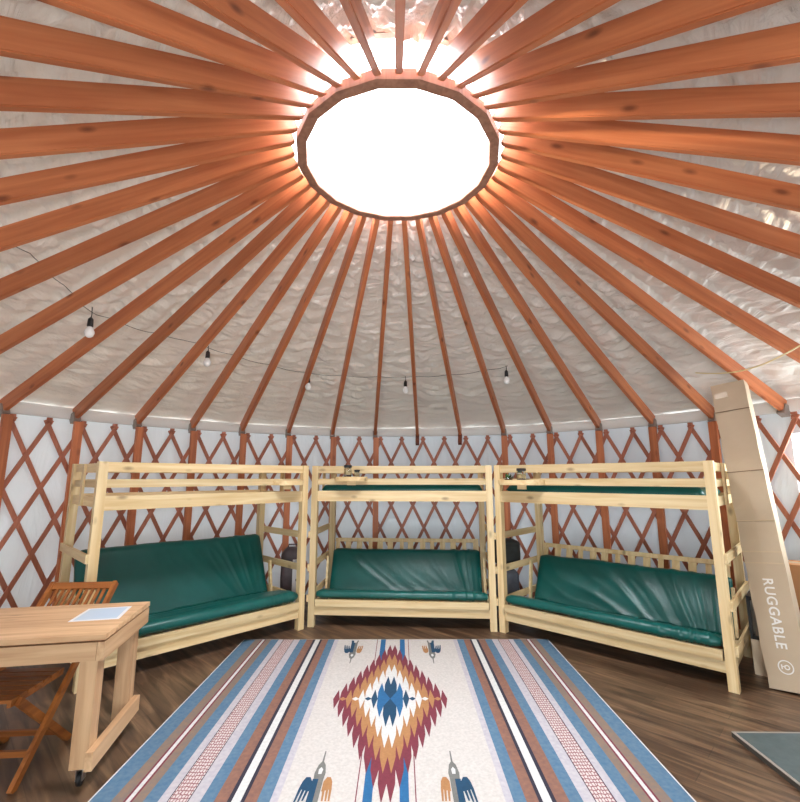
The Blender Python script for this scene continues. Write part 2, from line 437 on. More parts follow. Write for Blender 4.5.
# lattice wall
lat = thing('wall_lattice', 'crisscross lattice of orange-brown wooden slats lining the white fabric wall', 'lattice')
STEP = .316; ZT = 2.15
def slat(k0, s, r):
    bm = NB(); prev = None; w = .021; t = .006
    nseg = 7; pts = []
    z0, z1 = ZT+.045, .03
    for i in range(15):
        z = z0+(z1-z0)*i/14
        k = k0 + s*.25*(ZT-z)/STEP
        pts.append((k, z))
    dk = .25/STEP; ca = 2*PI/NR*r
    # perpendicular in the (arc, z) plane
    dx, dz = s*dk*ca, -1.0; ln = math.hypot(dx, dz); px, pz = -dz/ln, dx/ln
    rings = []
    for k, z in pts:
        rr = []
        for (q, e) in ((-w, -t), (w, -t), (w, t), (-w, t)):
            rr.append(bm.verts.new(pol(k + q*px/ca, r+e, z + q*pz)))
        rings.append(rr)
    for a, b in zip(rings, rings[1:]):
        for j in range(4): bm.faces.new((a[j], a[(j+1)%4], b[(j+1)%4], b[j]))
    bm.faces.new(rings[0]); bm.faces.new(rings[-1][::-1])
    return bm
k = 8.63
while k < 31.2:
    if 10.1 < k < 29.2: obj('slat', slat(k, 1, 3.985), LAT, lat)
    if 10.1 < k < 31: obj('slat', slat(k, -1, 3.97), LAT, lat)
    k += .5
# outline rope loops on slat tops are part of the slats' lashings
bm = NB(); k = 10.13
while k < 30:
    tube(bm, [pol(k-.035, 3.96, ZT+.005), pol(k, 3.955, ZT+.02), pol(k+.035, 3.96, ZT+.005)], .009, 6)
    box(bm, -.022, .022, -.012, .012, -.012, .012, M=Matrix.Translation(pol(k, 3.965, ZT+.055)) @ Matrix.Rotation(-ang(k), 4, 'Z'))
    k += .5
obj('top_lashing', bm, LAT, lat)

# ------------------------------------------------------------------ bunk beds
BL, BD = 2.05, 1.0
def futon_mesh(seed, back_top, L0=.085, L1=1.965, amp=1.0, sag=0.0, low=True):
    """folded futon cushion: seat + reclined back, wrinkled vinyl"""
    random.seed(seed)
    bm = NB()
    t = .048 if low else .056
    if low: ctr = [(.028,.338),(.10,.325),(.3,.26),(.5,.205),(.60,.185),(.655,.20)]
    else: ctr = [(.028,.348),(.10,.345),(.3,.315),(.5,.270),(.60,.25),(.655,.27)]
    y1, z1 = back_top
    zb = .21 if low else .28
    for f in (.12,.3,.5,.7,.88,1.0): ctr.append((.665+(y1-.665)*f, zb+(z1-zb)*f))
    P = [Vector((0, a, b)) for a, b in ctr]
    # resample
    ln = [0]
    for a, b in zip(P, P[1:]): ln.append(ln[-1]+(b-a).length)
    M = 56; C0 = []
    for i in range(M+1):
        s = ln[-1]*i/M; j = 0
        while j < len(ln)-2 and ln[j+1] < s: j += 1
        f = (s-ln[j])/(ln[j+1]-ln[j]); C0.append(P[j].lerp(P[j+1], f))
    nx = 150; loop = []
    T = []
    for i in range(M+1):
        d = (C0[min(i+1,M)]-C0[max(i-1,0)]).normalized(); nrm = Vector((0, -d.z, d.y)); T.append((d, nrm))
    outline = []
    for i in range(M+1): outline.append((C0[i]+T[i][1]*t, T[i][1], i/M))
    for a in (60, 20, -20, -60):
        d, nr = T[M]; v = nr*math.sin(math.radians(a)) + d*math.cos(math.radians(a)); outline.append((C0[M]+v*t*.9, v, 1))
    for i in range(M, -1, -1): outline.append((C0[i]-T[i][1]*t*.55, -T[i][1], i/M))
    for a in (-60, -20, 20, 60):
        d, nr = T[0]; v = nr*math.sin(math.radians(a)) - d*math.cos(math.radians(a)); outline.append((C0[0]+v*t*.9, v, 0))
    G = []
    for ix in range(nx+1):
        x = L0+(L1-L0)*ix/nx; e = min(ix, nx-ix)/6; edge = 1-(1-min(1, e))**2
        row = []
        for (p, nr, s) in outline:
            q = Vector((x*1.5, s*2.3, seed))
            w = noise.noise(q*.9)*.9
            fan = math.atan2(s-.1, x-1.9)*3.2
            r1 = 1-abs(noise.noise(Vector((fan*1.5+w*.5, x*.55+w*.4, seed+4))))*2.4
            r2 = 1-abs(noise.noise(Vector((fan*3.2+w, x*1.1+w, seed+9))))*2.4
            r3 = noise.noise(Vector((x*1.1, s*1.6, seed+20)))
            am = (.4+.9*max(0, noise.noise(Vector((x*1.3+3, s*2, seed+31)))+.35))*amp
            dsp = am*(.011*max(0, r1)**2 + .005*max(0, r2)**2) + .012*r3 - .004
            mid = (C0[min(M, int(s*M))])
            pp = mid.lerp(p, .55+.45*edge) + nr*dsp*edge
            row.append(bm.verts.new((x, pp.y, pp.z + sag*math.sin(PI*ix/nx)*s)))
        G.append(row)
    K = len(outline)
    for a, b in zip(G, G[1:]):
        for j in range(K): bm.faces.new((a[j], a[(j+1)%K], b[(j+1)%K], b[j]))
    bm.faces.new(G[0]); bm.faces.new(G[-1][::-1])
    return bm

def pillow_slab(x0, x1, y0, y1, z0, z1, seed, nx=60, ny=24):
    bm = NB(); G = {}
    for side in (0, 1):
        for i in range(nx+1):
            for j in range(ny+1):
                if side and (i in (0, nx) or j in (0, ny)): G[side,i,j] = G[0,i,j]; continue
                x = x0+(x1-x0)*i/nx; y = y0+(y1-y0)*j/ny
                e = min(1, min(i, nx-i)/2.5, min(j, ny-j)/2.0); e = math.sqrt(1-(1-e)**2)
                zm = (z0+z1)/2; h = (z1-z0)/2*e
                w = .008*noise.noise(Vector((x*3, y*5, seed)))*e
                G[side,i,j] = bm.verts.new((x, y, zm + (h+w if side else -h)))
    for side in (0, 1):
        for i in range(nx):
            for j in range(ny):
                q = (G[side,i,j], G[side,i+1,j], G[side,i+1,j+1], G[side,i,j+1])
                if len(set(q)) >= 3:
                    try: bm.faces.new(q if side else q[::-1])
                    except ValueError: pass
    return bm

def make_bunk(label, origin, deg, rung_start, back_z=.80, low=True):
    t = thing('bunk_bed', label, 'bunk bed', (origin[0], origin[1], 0), math.radians(deg), 'pine bunk beds along the wall')
    P = .07
    for x in (0, BL-P):
        for y in (0, BD-P):
            bm = NB(); box(bm, x, x+P, y, y+.034, 0, 1.745); box(bm, x, x+P, y+.037, y+P, 0, 1.745)
            box(bm, x+.004, x+P-.004, y+.03, y+.04, .002, 1.743)
            obj('post', bm, pine['Z'], t, bevel=.003)
    def rail(nm, x0, x1, y0, y1, z0, z1, ax='X', m=None):
        bm = NB(); box(bm, x0, x1, y0, y1, z0, z1); return obj(nm, bm, m or pine[ax], t, bevel=.004)
    for y0 in (.018, BD-.043):
        rail('guard_rail', P, BL-P, y0, y0+.025, 1.662, 1.742)
        rail('guard_rail', P, BL-P, y0, y0+.025, 1.530, 1.598)
        rail('side_rail', P, BL-P, y0-.005, y0+.03, 1.345, 1.462)
    rail('lower_rail', P, BL-P, .010, .045, .125, .212)
    rail('lower_rail', P, BL-P, BD-.045, BD-.01, .125, .212)
    for x0 in (.02, BL-.045):
        for z0, z1 in ((1.665,1.735),(1.53,1.59),(1.37,1.45)):
            rail('end_rail', x0, x0+.025, P, BD-P, z0, z1, 'Y')
        rail('end_rail', x0, x0+.025, P, BD-P, .05+.08, .21, 'Y')
        rail('end_stile', x0+(-.021 if x0 < 1 else .026), x0+(-.001 if x0 < 1 else .046), .50, .57, 1.37, 1.735, 'Z')
    for x0, s in ((-.0215, 0), (BL+.0015, 1)):
        for z0 in (.26, .585, .94):
            rail('rung', x0, x0+.02, rung_start[s], BD-.005, z0, z0+.07, 'Y')
    for x0 in (.045, BL-.07):
        bm = NB(); bar(bm, (x0+.0125,.60,.24), (x0+.0125,.66,.64), .025, .04, (0,1,0)); bar(bm, (x0+.0125,.12,.235), (x0+.0125,.60,.20), .025, .045)
        obj('futon_side', bm, pine['Y'], t)
    # platform slats of the upper bunk
    bm = NB()
    for i in range(13):
        x = .1 + i*.145; box(bm, x, x+.07, .052, BD-.05, 1.385, 1.403)
    obj('platform', bm, pine['Y'], t)
    # futon frame
    rail('seat_rail', .080, BL-.080, -.016, .016, .220, .290)
    bm = NB()
    for i in range(12):
        x = .12 + i*.155
        bar(bm, (x+.035, .04, .270 if low is False else .255), (x+.035, .64, .18 if low is False else .115), .07, .014)
    obj('seat_slats', bm, pine['Y'], t)
    bm = NB(); bk = Vector((0, .755, .12 if low else .17)); tp = Vector((0, .945, back_z)); dr = (tp-bk).normalized()
    for q in (bk, tp): bar(bm, (.09, q.y, q.z), (BL-.09, q.y, q.z), .022, .045, dr)
    for i in range(14):
        x = .13 + i*.1375 + random.uniform(-.012,.012)
        bar(bm, (x, bk.y+.008, bk.z), (x, tp.y+.008, tp.z), .07 if i % 3 else .05, .012, (0,1,0))
    obj('futon_back', bm, pine['Z'], t)
    return t
OL, AL = (-2.455, .895), 46
OM, AM = (-1.005, 2.435), -4.53
OR_, AR = (1.062, 2.273), -42.96
bl = make_bunk('pine bunk bed at left with green futon pulled up high and bare upper bunk', OL, AL, (.0, .12), back_z=.88, low=False)
bmid = make_bunk('pine bunk bed in the middle, straight behind the rug', OM, AM, (.0, .0))
br = make_bunk('pine bunk bed at right beside the tall leaning cardboard box', OR_, AR, (.14, .0))
def futon(label, o, deg, seed, top, amp, low=True):
    f = obj('futon_cushion', futon_mesh(seed, top, amp=amp, low=low), vinyl, smooth=True)
    f.location = (o[0], o[1], 0); f.rotation_euler = (0, 0, math.radians(deg))
    return tag(f, label, 'futon cushion', 'green futon cushions')
futon('shiny dark green futon cushion folded on the left bunk, back covering the frame', OL, AL, 3, (.90, .88), 1.0, False)
futon('shiny dark green futon cushion on the lower middle bunk, back slats showing above', OM, AM, 11, (.865, .655), 1.0)
futon('shiny dark green futon cushion on the lower right bunk, creased, slats above', OR_, AR, 23, (.865, .655), 1.3)
for lab, o, deg, sd in (('thin green mattress on the upper middle bunk behind its rails', OM, AM, 1), ('thin green mattress on the upper right bunk behind its rails', OR_, AR, 2)):
    f = obj('bunk_mattress', pillow_slab(.10, 1.95, .07, .93, 1.406, 1.535, sd), vinyl, smooth=True)
    f.location = (o[0], o[1], 0); f.rotation_euler = (0, 0, math.radians(deg)); tag(f, lab, 'mattress', 'green upper bunk mattresses')

# ------------------------------------------------------------------ half-round trays
def tray(label, o, deg, xc, w, dpt, z, rh=.045):
    a = math.radians(deg); ux, uy = math.cos(a), math.sin(a)
    px, py = o[0]+ux*xc, o[1]+uy*xc
    t = thing('clip_on_tray', label, 'tray', (px, py, z), a, 'wooden trays on the bunk guard rails')
    bm = NB(); n = 18
    def ring(s, z): return [bm.verts.new((math.cos(PI+PI*i/n)*w/2*s, .012+math.sin(PI+PI*i/n)*dpt*s, z)) for i in range(n+1)]
    a1 = ring(1, 0); b1 = ring(1, .012)
    bm.faces.new(a1); bm.faces.new(b1[::-1])
    for i in range(n+1): bm.faces.new((a1[i], a1[(i+1)%(n+1)], b1[(i+1)%(n+1)], b1[i]))
    obj('shelf', bm, pine['X'], t)
    bm = NB(); o1 = [ring(1.03, -.004), ring(1.03, rh), ring(.97, rh), ring(.97, -.004)]
    for q in range(4):
        A, B = o1[q], o1[(q+1)%4]
        for i in range(n): bm.faces.new((A[i], A[i+1], B[i+1], B[i]))
    bm.faces.new([o1[q][0] for q in range(4)]); bm.faces.new([o1[q][n] for q in (3,2,1,0)])
    obj('rim', bm, pine['X'], t)
    bm = NB(); box(bm, -.05, .05, .0, .017, -.05, .0)
    obj('clamp', bm, pine['X'], t)
    return t, (px, py), (ux, uy)
tray('empty half-round wooden tray clipped to the left bunk guard rail', OL, AL, 1.78, .34, .17, 1.535)
_, mp_, mu = tray('half-round wooden tray with two jars on the middle bunk guard rail', OM, AM, .46, .36, .17, 1.575)
_, rp_, ru = tray('half-round wooden tray on the right bunk guard rail by the middle bunk', OR_, AR, .33, .50, .20, 1.535, .050)
dark_stuff = noisy('dark_filling', srgb(70,40,34), srgb(30,20,18), 60)
leafm = noisy('leaf_green', srgb(70,110,60), srgb(50,86,44), 30)
straw = mat('pale_filling', srgb(220,200,150), .8)
def jar(label, p, z, h, r, lid=True):
    t = thing('glass_jar', label, 'jar', (p[0], p[1], z))
    bm = NB(); lathe(bm, [(r*.9,0),(r,.006),(r,h*.75),(r*.75,h*.86),(r*.75,h*.9)], n=20)
    obj('glass', bm, glassy, t, smooth=False)
    bm = NB(); lathe(bm, [(r*.8,.006),(r*.85,.01),(r*.85,h*.3),(r*.2,h*.34)], n=16); obj('filling', bm, dark_stuff, t)
    bm = NB(); lathe(bm, [(r*.8,h*.35),(r*.84,h*.37),(r*.84,h*.6),(r*.3,h*.66)], n=16); obj('pale_filling', bm, straw, t)
    if lid:
        bm = NB(); lathe(bm, [(r*1.05,h*.86),(r*1.1,h*.88),(r*1.1,h*1.02),(r*.95,h*1.05)], n=20); obj('lid', bm, black, t)
    return t
def on_tray(P, u, dx, dy): return (P[0]+u[0]*dx-u[1]*dy, P[1]+u[1]*dx+u[0]*dy)
jar('larger glass jar with black lid on the middle bunk tray', on_tray(mp_, mu, -.03, -.065), 1.5875, .155, .042)
jar('smaller glass jar beside the larger black-lidded jar, middle bunk tray', on_tray(mp_, mu, .075, -.06), 1.5875, .105, .030)
jar('glass jar with black lid on the right bunk tray', on_tray(rp_, ru, .05, -.085), 1.5475, .15, .045)
# small plant
pp = on_tray(rp_, ru, -.10, -.09)
pt = thing('potted_plant', 'tiny green plant in a glass pot on the right bunk tray', 'plant', (pp[0], pp[1], 1.5475)); pt.scale = (1.35, 1.35, 1.35)
bm = NB(); lathe(bm, [(.022,0),(.03,.004),(.033,.045),(.030,.045),(.026,.01)], n=16); obj('pot', bm, glassy, pt)
bm = NB(); lathe(bm, [(.02,.006),(.024,.01),(.026,.035),(.01,.038)], n=12); obj('soil', bm, dark_stuff, pt)
bm = NB(); random.seed(5)
for i in range(26):
    a = random.uniform(0, 2*PI); l = random.uniform(.03,.055); e = random.uniform(.3,1.3)
    b0 = Vector((math.cos(a)*.008, math.sin(a)*.008, .036)); d = Vector((math.cos(a)*math.cos(e), math.sin(a)*math.cos(e), math.sin(e)))
    s = Vector((-math.sin(a), math.cos(a), 0))*.007
    v = [bm.verts.new(q) for q in (b0, b0+d*l*.5+s, b0+d*l, b0+d*l*.5-s)]
    bm.faces.new(v)
    bm.faces.new([bm.verts.new(q.co+Vector((0,0,-.0015))) for q in v][::-1])
obj('leaves', bm, leafm, pt)

# ------------------------------------------------------------------ rug
def flat(name, c, c2=None, s=60):
    return noisy(name, c, c2 or (c[0]*.82, c[1]*.82, c[2]*.82, 1), s, rough=.95, bump=.2, bdist=.001)
RM = [flat('rug_cream', srgb(206,201,196)), flat('rug_blue', srgb(70,106,136), srgb(94,122,142), 40), flat('rug_tan', srgb(136,112,94), srgb(118,106,100), 40),
      flat('rug_brown', srgb(138,98,80), srgb(118,86,76), 40), flat('rug_navy', srgb(44,42,58)), flat('rug_white', srgb(216,216,214)),
      flat('rug_burgundy', srgb(118,48,62)), flat('rug_gold', srgb(172,124,80)), flat('rug_lavender', srgb(172,168,178), srgb(190,186,190), 40),
      flat('rug_deep_blue', srgb(22,66,96)), flat('rug_mid_blue', srgb(36,98,146)), flat('rug_grey', srgb(116,116,112)), None]
CRM, BLU, TAN, BRN, NVY, WHT, BUR, GLD, LAV, DBL, MBL, GRY, KEY = range(13)
m = mat('rug_key_pattern', (1,1,1,1), .95); nt = m.node_tree; L = nt.links
tc = N(nt, 'ShaderNodeTexCoord'); mp = N(nt, 'ShaderNodeMapping'); mp.inputs['Scale'].default_value = (62, 34, 1); L.new(tc.outputs['Object'], mp.inputs[0])
vo = N(nt, 'ShaderNodeTexVoronoi'); vo.feature = 'DISTANCE_TO_EDGE'; vo.distance = 'CHEBYCHEV' if False else 'EUCLIDEAN'; vo.inputs['Randomness'].default_value = .35; vo.inputs['Scale'].default_value = 1
L.new(mp.outputs[0], vo.inputs['Vector'])
cr = N(nt, 'ShaderNodeValToRGB'); cr.color_ramp.interpolation = 'LINEAR'; e = cr.color_ramp.elements
e[0].position = .08; e[0].color = srgb(138,84,90); e[1].position = .20; e[1].color = srgb(206,196,192)
L.new(vo.outputs['Distance'], cr.inputs[0]); L.new(cr.outputs[0], nt.nodes['Principled BSDF'].inputs['Base Color'])
RM[KEY] = m
RX, RY, RWd, RHt = -.033, .80, 1.528, 1.238
bm = NB()
def rect(x0, x1, y0, y1, z, mi):
    f = bm.faces.new([bm.verts.new(p) for p in ((x0,y0,z),(x1,y0,z),(x1,y1,z),(x0,y1,z))]); f.material_index = mi; return f
box(bm, -RWd, RWd, -RHt, RHt, 0.0, .006, mat=CRM)
stripes = [(.000,.008,WHT),(.008,.116,BLU),(.116,.178,TAN),(.178,.190,BUR),(.190,.212,WHT),(.212,.224,BUR),(.224,.277,TAN),(.277,.352,BLU),(.352,.398,LAV),
           (.398,.403,NVY),(.403,.500,KEY),(.500,.505,NVY),(.505,.565,LAV),(.565,.634,BLU),(.634,.700,BRN),(.700,.722,NVY),(.722,.768,WHT),(.768,.788,NVY),
           (.788,.850,BRN),(.850,.915,BLU),(.915,.955,LAV)]
for a, b, mi in stripes:
    rect(-RWd+a, -RWd+b, -RHt+.006, RHt-.006, .0066, mi)
    rect(RWd-b, RWd-a, -RHt+.006, RHt-.006, .0066, mi)
for s in (-1, 1):
    rect(-.03+min(s*.07,s*.118), -.03+max(s*.07,s*.118), -RHt+.006, RHt-.006, .0066, MBL)
    rect(-.03+min(s*.150,s*.156), -.03+max(s*.150,s*.156), -RHt+.006, -.55, .0066, BUR)
    rect(-.03+min(s*.150,s*.156), -.03+max(s*.150,s*.156), .55, RHt-.006, .0066, BUR)
# stepped serrated medallion
cw = .0465; st = .117; MX = -.030
def tooth(n, side, apex, z, mi):
    if apex <= 0: return
    x0 = side*cw*n; x1 = side*cw*(n+1); xc = (x0+x1)/2; e = max(apex-.15, 0.004); x0 += MX; x1 += MX; xc += MX
    for vs in (1, -1):
        bm.faces.new([bm.verts.new(p) for p in ((x0,0,z),(x1,0,z),(x1,vs*e,z),(xc,vs*apex,z),(x0,vs*e,z))]).material_index = mi
for side in (1, -1):
    for n_ in range(9):
        ap = .115+st*(8-n_) + .03
        tooth(n_, side, ap, .0072, BUR)
        tooth(n_, side, ap-2*st, .0076, GLD)
        tooth(n_, side, ap-4*st, .0080, WHT)
        tooth(n_, side, ap-6*st, .0084, MBL if n_ == 1 else DBL)
    # blue wedge across the centre column
    bm.faces.new([bm.verts.new(p) for p in ((MX,0,.0088),(MX+side*cw,.11,.0088),(MX+side*cw,-.11,.0088))]).material_index = MBL
# birds
def bird(cx, sy, outer, small=1.0):
    def P(u, v, z=.0074): return (cx+MX+u*outer*.9, sy*(.64+v), z)
    def poly(pts, mi, z=.0074):
        bm.faces.new([bm.verts.new(P(u, v, z)) for u, v in pts]).material_index = mi
    poly([(-.004,0),(.004,0),(.006,.10),(-.006,.10)], GRY)
    poly([(0,.09),(.022,.13),(.034,.20),(.03,.25),(-.03,.25),(-.034,.20),(-.022,.13)], GRY)
    poly([(0,.15),(.013,.17),(.010,.21),(-.010,.21),(-.013,.17)], WHT, .0078)
    poly([(-.03,.25),(0,.25),(0,.50),(-.028,.50)], GRY); poly([(0,.25),(.034,.25),(.040,.50),(0,.50)], DBL)
    poly([(-.03,.50),(-.012,.50),(-.02,.56),(-.035,.56)], GRY); poly([(.012,.50),(.04,.50),(.046,.56),(.022,.56)], DBL)
    poly([(.034,.27),(.05,.235),(.075,.235),(.09,.27),(.10,.33),(.034,.35)], DBL, .0075)
    for a in (.046,.068,.090): poly([(a-.009,.32),(a+.009,.32),(a+.018,.42+.4*(a-.05)),(a+.008,.42+.4*(a-.05))], DBL)
    poly([(-.034,.27),(-.05,.235),(-.072,.235),(-.086,.27),(-.092,.33),(-.034,.35)], GLD, .0075)
    for a in (.046,.066,.084): poly([(-a-.008,.32),(-a+.008,.32),(-a+.0,.42),(-a-.010,.42)], GLD)
for sx in (-1, 1):
    for sy in (-1, 1): bird(sx*.368, sy, sx)
rug = obj('area_rug', bm, RM); rug.location = (RX, RY, 0)
tag(rug, 'large striped rug with stepped burgundy and gold diamond medallion on the floor', 'rug')

# ------------------------------------------------------------------ table
tt = thing('work_table', 'plain wooden work table on casters at the lower left', 'table', (-1.593, -.196, 0), math.radians(10.4))
TW = .675; TLn = 1.45
bm = NB()
for i in range(5): box(bm, -TLn, 0, i*TW/5, (i+1)*TW/5-.001, .742, .77)
obj('tabletop', bm, tabw['X'], tt, bevel=.002)
def tp(nm, x0, x1, y0, y1, z0, z1, ax, par=tt, bv=.003):
    bm = NB(); box(bm, x0, x1, y0, y1, z0, z1); return obj(nm, bm, tabw[ax], par, bevel=bv)
tp('apron', -TLn, -.04, .002, .038, .638, .732, 'X'); tp('apron', -TLn, -.04, TW-.038, TW-.002, .638, .732, 'X')
tp('apron', -.038, -.002, .002, TW-.002, .638, .732, 'Y'); tp('apron', -TLn+.002, -TLn+.038, .04, TW-.04, .66, .732, 'Y')
bm = NB(); box(bm, -TLn+.04, -.04, .04, TW-.04, .72, .7415); obj('underlayer', bm, tabw['X'], tt)
for x in (-.130, -TLn+.04):
    for y in (.04, TW-.13):
        tp('leg', x, x+.088, y, y+.088, .098, .72, 'Z')
        cs = thing('caster', None, None); cs.parent = tt; cs.location = (x+.044, y+.044, 0)
        bm = NB(); box(bm, -.035,.035,-.035,.035,.092,.098); box(bm, -.018,-.013,-.02,.02,.03,.092); box(bm, .013,.018,-.02,.02,.03,.092)
        obj('fork', bm, steel, cs)
        bm = NB(); M = Matrix.Translation((0,0,.034)) @ Matrix.Rotation(PI/2, 4, 'Y')
        lathe(bm, [(.03,-.011),(.034,-.008),(.034,.008),(.03,.011)], n=20); bm.transform(M)
        obj('wheel', bm, black, cs)
tp('stretcher', -.041, -.004, .0, TW-.03, .105, .195, 'Y')
tp('stretcher', -TLn, -TLn+.036, .0, TW, .105, .195, 'Y')
# laminated sheet
bm = NB()
pts = [(-1.965,.01),(-2.025,.276),(-1.780,.346),(-1.679,.067)]
pts = [(-1.955,.015),(-2.015,.286),(-1.770,.346),(-1.690,.075)]
for z in (.7705, .7718):
    bm.faces.new([bm.verts.new((x, y, z)) for x, y in pts])
for i in range(4):
    a = pts[i]; b = pts[(i+1)%4]; bm.faces.new([bm.verts.new(v) for v in ((*a,.7705),(*b,.7705),(*b,.7718),(*a,.7718))])
cc = Vector((sum(p[0] for p in pts)/4, sum(p[1] for p in pts)/4, 0))
ins = [(cc.x+(x-cc.x)*.86, cc.y+(y-cc.y)*.86) for x, y in pts]
f = bm.faces.new([bm.verts.new((x, y, .7721)) for x, y in ins]); f.material_index = 1
tag(obj('paper_sheet', bm, [mat('paper_white', (.85,.86,.88,1), .35), mat('paper_pale_blue', srgb(190,212,232), .3)]), 'pale blue and white paper sheet lying on the wooden table', 'paper')

# ------------------------------------------------------------------ folding chair behind the table
ch = thing('folding_chair', 'brown slatted folding chair tucked under the far side of the table', 'chair', (-2.235, .0, 0), math.radians(4))
cwid = .215
for s in (-1, 1):
    bm = NB(); bar(bm, (s*cwid, -.21, .0), (s*cwid, .62, .86), .024, .042, (0,-.7,.7)); obj('leg', bm, chw['Y'], ch)
    bm = NB(); bar(bm, (s*(cwid-.03), -.19, .43), (s*(cwid-.03), .30, .0), .022, .04, (0,.7,.7)); obj('leg', bm, chw['Y'], ch)
bm = NB()
for i in range(7): box(bm, -cwid+.04, cwid-.04, -.23+i*.062, -.18+i*.062, .435, .452)
for s in (-1, 1): box(bm, s*(cwid-.058)-.01, s*(cwid-.058)+.01, -.22, .2, .41, .435)
obj('seat', bm, chw['X'], ch)
bm = NB(); bar(bm, (-cwid+.012,.60,.842), (cwid-.012,.60,.842), .02, .05, (0,.7,.7)); bar(bm, (-cwid+.012,.43,.66), (cwid-.012,.43,.66), .02, .035, (0,.7,.7))
obj('back_rail', bm, chw['X'], ch)
bm = NB()
for i in range(9):
    x = -.16+i*.04; bar(bm, (x,.43,.66), (x,.60,.842), .02, .01, (0,-.7,.7))
obj('back_slats', bm, chw['Z'], ch)
bm = NB(); bar(bm, (-cwid,-.09,.125), (cwid,-.09,.125), .02, .03); bar(bm, (-cwid+.03,.2,.09), (cwid-.03,.2,.09), .02, .03)
obj('stretcher', bm, chw['X'], ch)

# ------------------------------------------------------------------ tall leaning box
Bo = Vector((2.862, .972, .005)); Lv = (Vector((2.96, 1.368, 2.46))-Bo); LL = Lv.length; Lz = Lv.normalized()
wx = Vector((.643,-.766,0)); wx = (wx - Lz*wx.dot(Lz)).normalized(); dy = Lz.cross(wx).normalized()
if dy.y < 0: dy = -dy
lb = thing('cardboard_box', 'tall narrow cardboard box leaning on the wall, white lettering down its front', 'box', Bo)
Mx = Matrix((wx, dy, Lz)).transposed().to_4x4(); lb.rotation_euler = Mx.to_euler()
BW, BDp = .262, .15
bm = NB(); nz = 24; G = []
for i in range(nz+1):
    z = LL*i/nz; q = .004*math.sin(i*1.7)
    G.append([bm.verts.new(p) for p in ((0+q,0,z),(BW/2,-.006*math.sin(PI*i/nz)+.002*math.sin(i*2.3),z),(BW+q*.5,0,z),(BW,BDp,z),(0,BDp,z))])
for a, b in zip(G, G[1:]):
    for j in range(5): bm.faces.new((a[j], a[(j+1)%5], b[(j+1)%5], b[j]))
bm.faces.new(G[0]); bm.faces.new(G[-1][::-1])
obj('carton', bm, card, lb)
tape = mat('clear_tape', srgb(206,186,156), .25)
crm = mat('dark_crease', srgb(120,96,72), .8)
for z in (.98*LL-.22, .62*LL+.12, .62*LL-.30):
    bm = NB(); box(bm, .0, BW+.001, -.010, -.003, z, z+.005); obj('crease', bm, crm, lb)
for z in (.50*LL, .40*LL, .365*LL):
    bm = NB(); box(bm, -.001, BW+.001, -.011, -.003, z, z+.010); obj('tape', bm, tape, lb)
bm = NB(); box(bm, .02, .12, -.009, -.003, LL-.14, LL-.09); obj('tape', bm, tape, lb)
def lettering(name, s, size, loc, rot, par, m, ext=.0008):
    cu = bpy.data.curves.new(name, 'FONT'); cu.body = s; cu.size = size; cu.extrude = ext; cu.align_x = 'LEFT'; cu.align_y = 'CENTER'
    cu.space_character = 1.12
    cu.materials.append(m)
    cu.offset = .0016
    tmp = bpy.data.objects.new(name+'_curve', cu); C.objects.link(tmp)
    bpy.context.view_layer.update()
    me = bpy.data.meshes.new_from_object(tmp.evaluated_get(bpy.context.evaluated_depsgraph_get()))
    bpy.data.objects.remove(tmp)
    o = bpy.data.objects.new(name, me); link(o, par); o.location = loc; o.rotation_euler = rot
    return o
# face plane is local XZ seen from -Y; text runs downwards
R0 = Matrix(((0,1,0),(0,0,-1),(-1,0,0)))   # text x -> -Z, text y -> +X, text z -> -Y
lettering('lettering', 'RUGGABLE', .094, (.130, -.0105, .80), R0.to_euler(), lb, white_p)
bm = NB()
def ringf(bm, cx, cz, r0, r1, y, n=28, a0=0, a1=2*PI):
    for i in range(n):
        t0 = a0+(a1-a0)*i/n; t1 = a0+(a1-a0)*(i+1)/n
        bm.faces.new([bm.verts.new(p) for p in ((cx+r0*math.cos(t0),y,cz+r0*math.sin(t0)),(cx+r1*math.cos(t0),y,cz+r1*math.sin(t0)),(cx+r1*math.cos(t1),y,cz+r1*math.sin(t1)),(cx+r0*math.cos(t1),y,cz+r0*math.sin(t1)))])
ringf(bm, .133, .165, .041, .049, -.0108)
ringf(bm, .141, .165, .010, .018, -.0108, n=16)
bm.faces.new([bm.verts.new(p) for p in ((.105,-.0108,.180),(.113,-.0108,.182),(.113,-.0108,.150),(.105,-.0108,.148))])
bm.faces.new([bm.verts.new(p) for p in ((.113,-.0108,.170),(.133,-.0108,.176),(.133,-.0108,.170),(.113,-.0108,.163))])
obj('circle_logo', bm, white_p, lb)

# other cardboard
def carton(label, c, rz, sx, sy, z0, z1, m):
    t = thing('cardboard_box', label, 'box', (c[0], c[1], z0), math.radians(rz)); h = z1-z0
    bm = NB(); box(bm, -sx/2, sx/2, -sy/2, sy/2, 0, h); obj('carton', bm, m, t, bevel=.004)
    bm = NB(); box(bm, -sx/2-.001, sx/2+.001, -.025, .025, h, h+.0012); box(bm, -.025, .025, -sy/2-.0015, -sy/2, h-.12, h+.001)
    obj('tape', bm, tape, t); return t
carton('brown cardboard box at the right edge, stacked on a reddish box', (3.47, 1.12), -43, .32, .28, .556, .89, card2)
carton('reddish cardboard box at the right edge, under the brown box', (3.47, 1.12), -43, .32, .28, 0, .555, card3)
carton('low cardboard box on the floor between right bunk ladder and tall box', (3.135, 1.235), -43, .26, .26, 0, .27, card)
cr_ = thing('wire_crate', 'black ribbed crate on the low box behind the right bunk ladder', 'crate', (3.135, 1.235, .2725), math.radians(-43))
bm = NB()
for s in (-1, 1):
    for q in (-1, 1): box(bm, s*.12-.012, s*.12+.012, q*.11-.012, q*.11+.012, 0, .34)
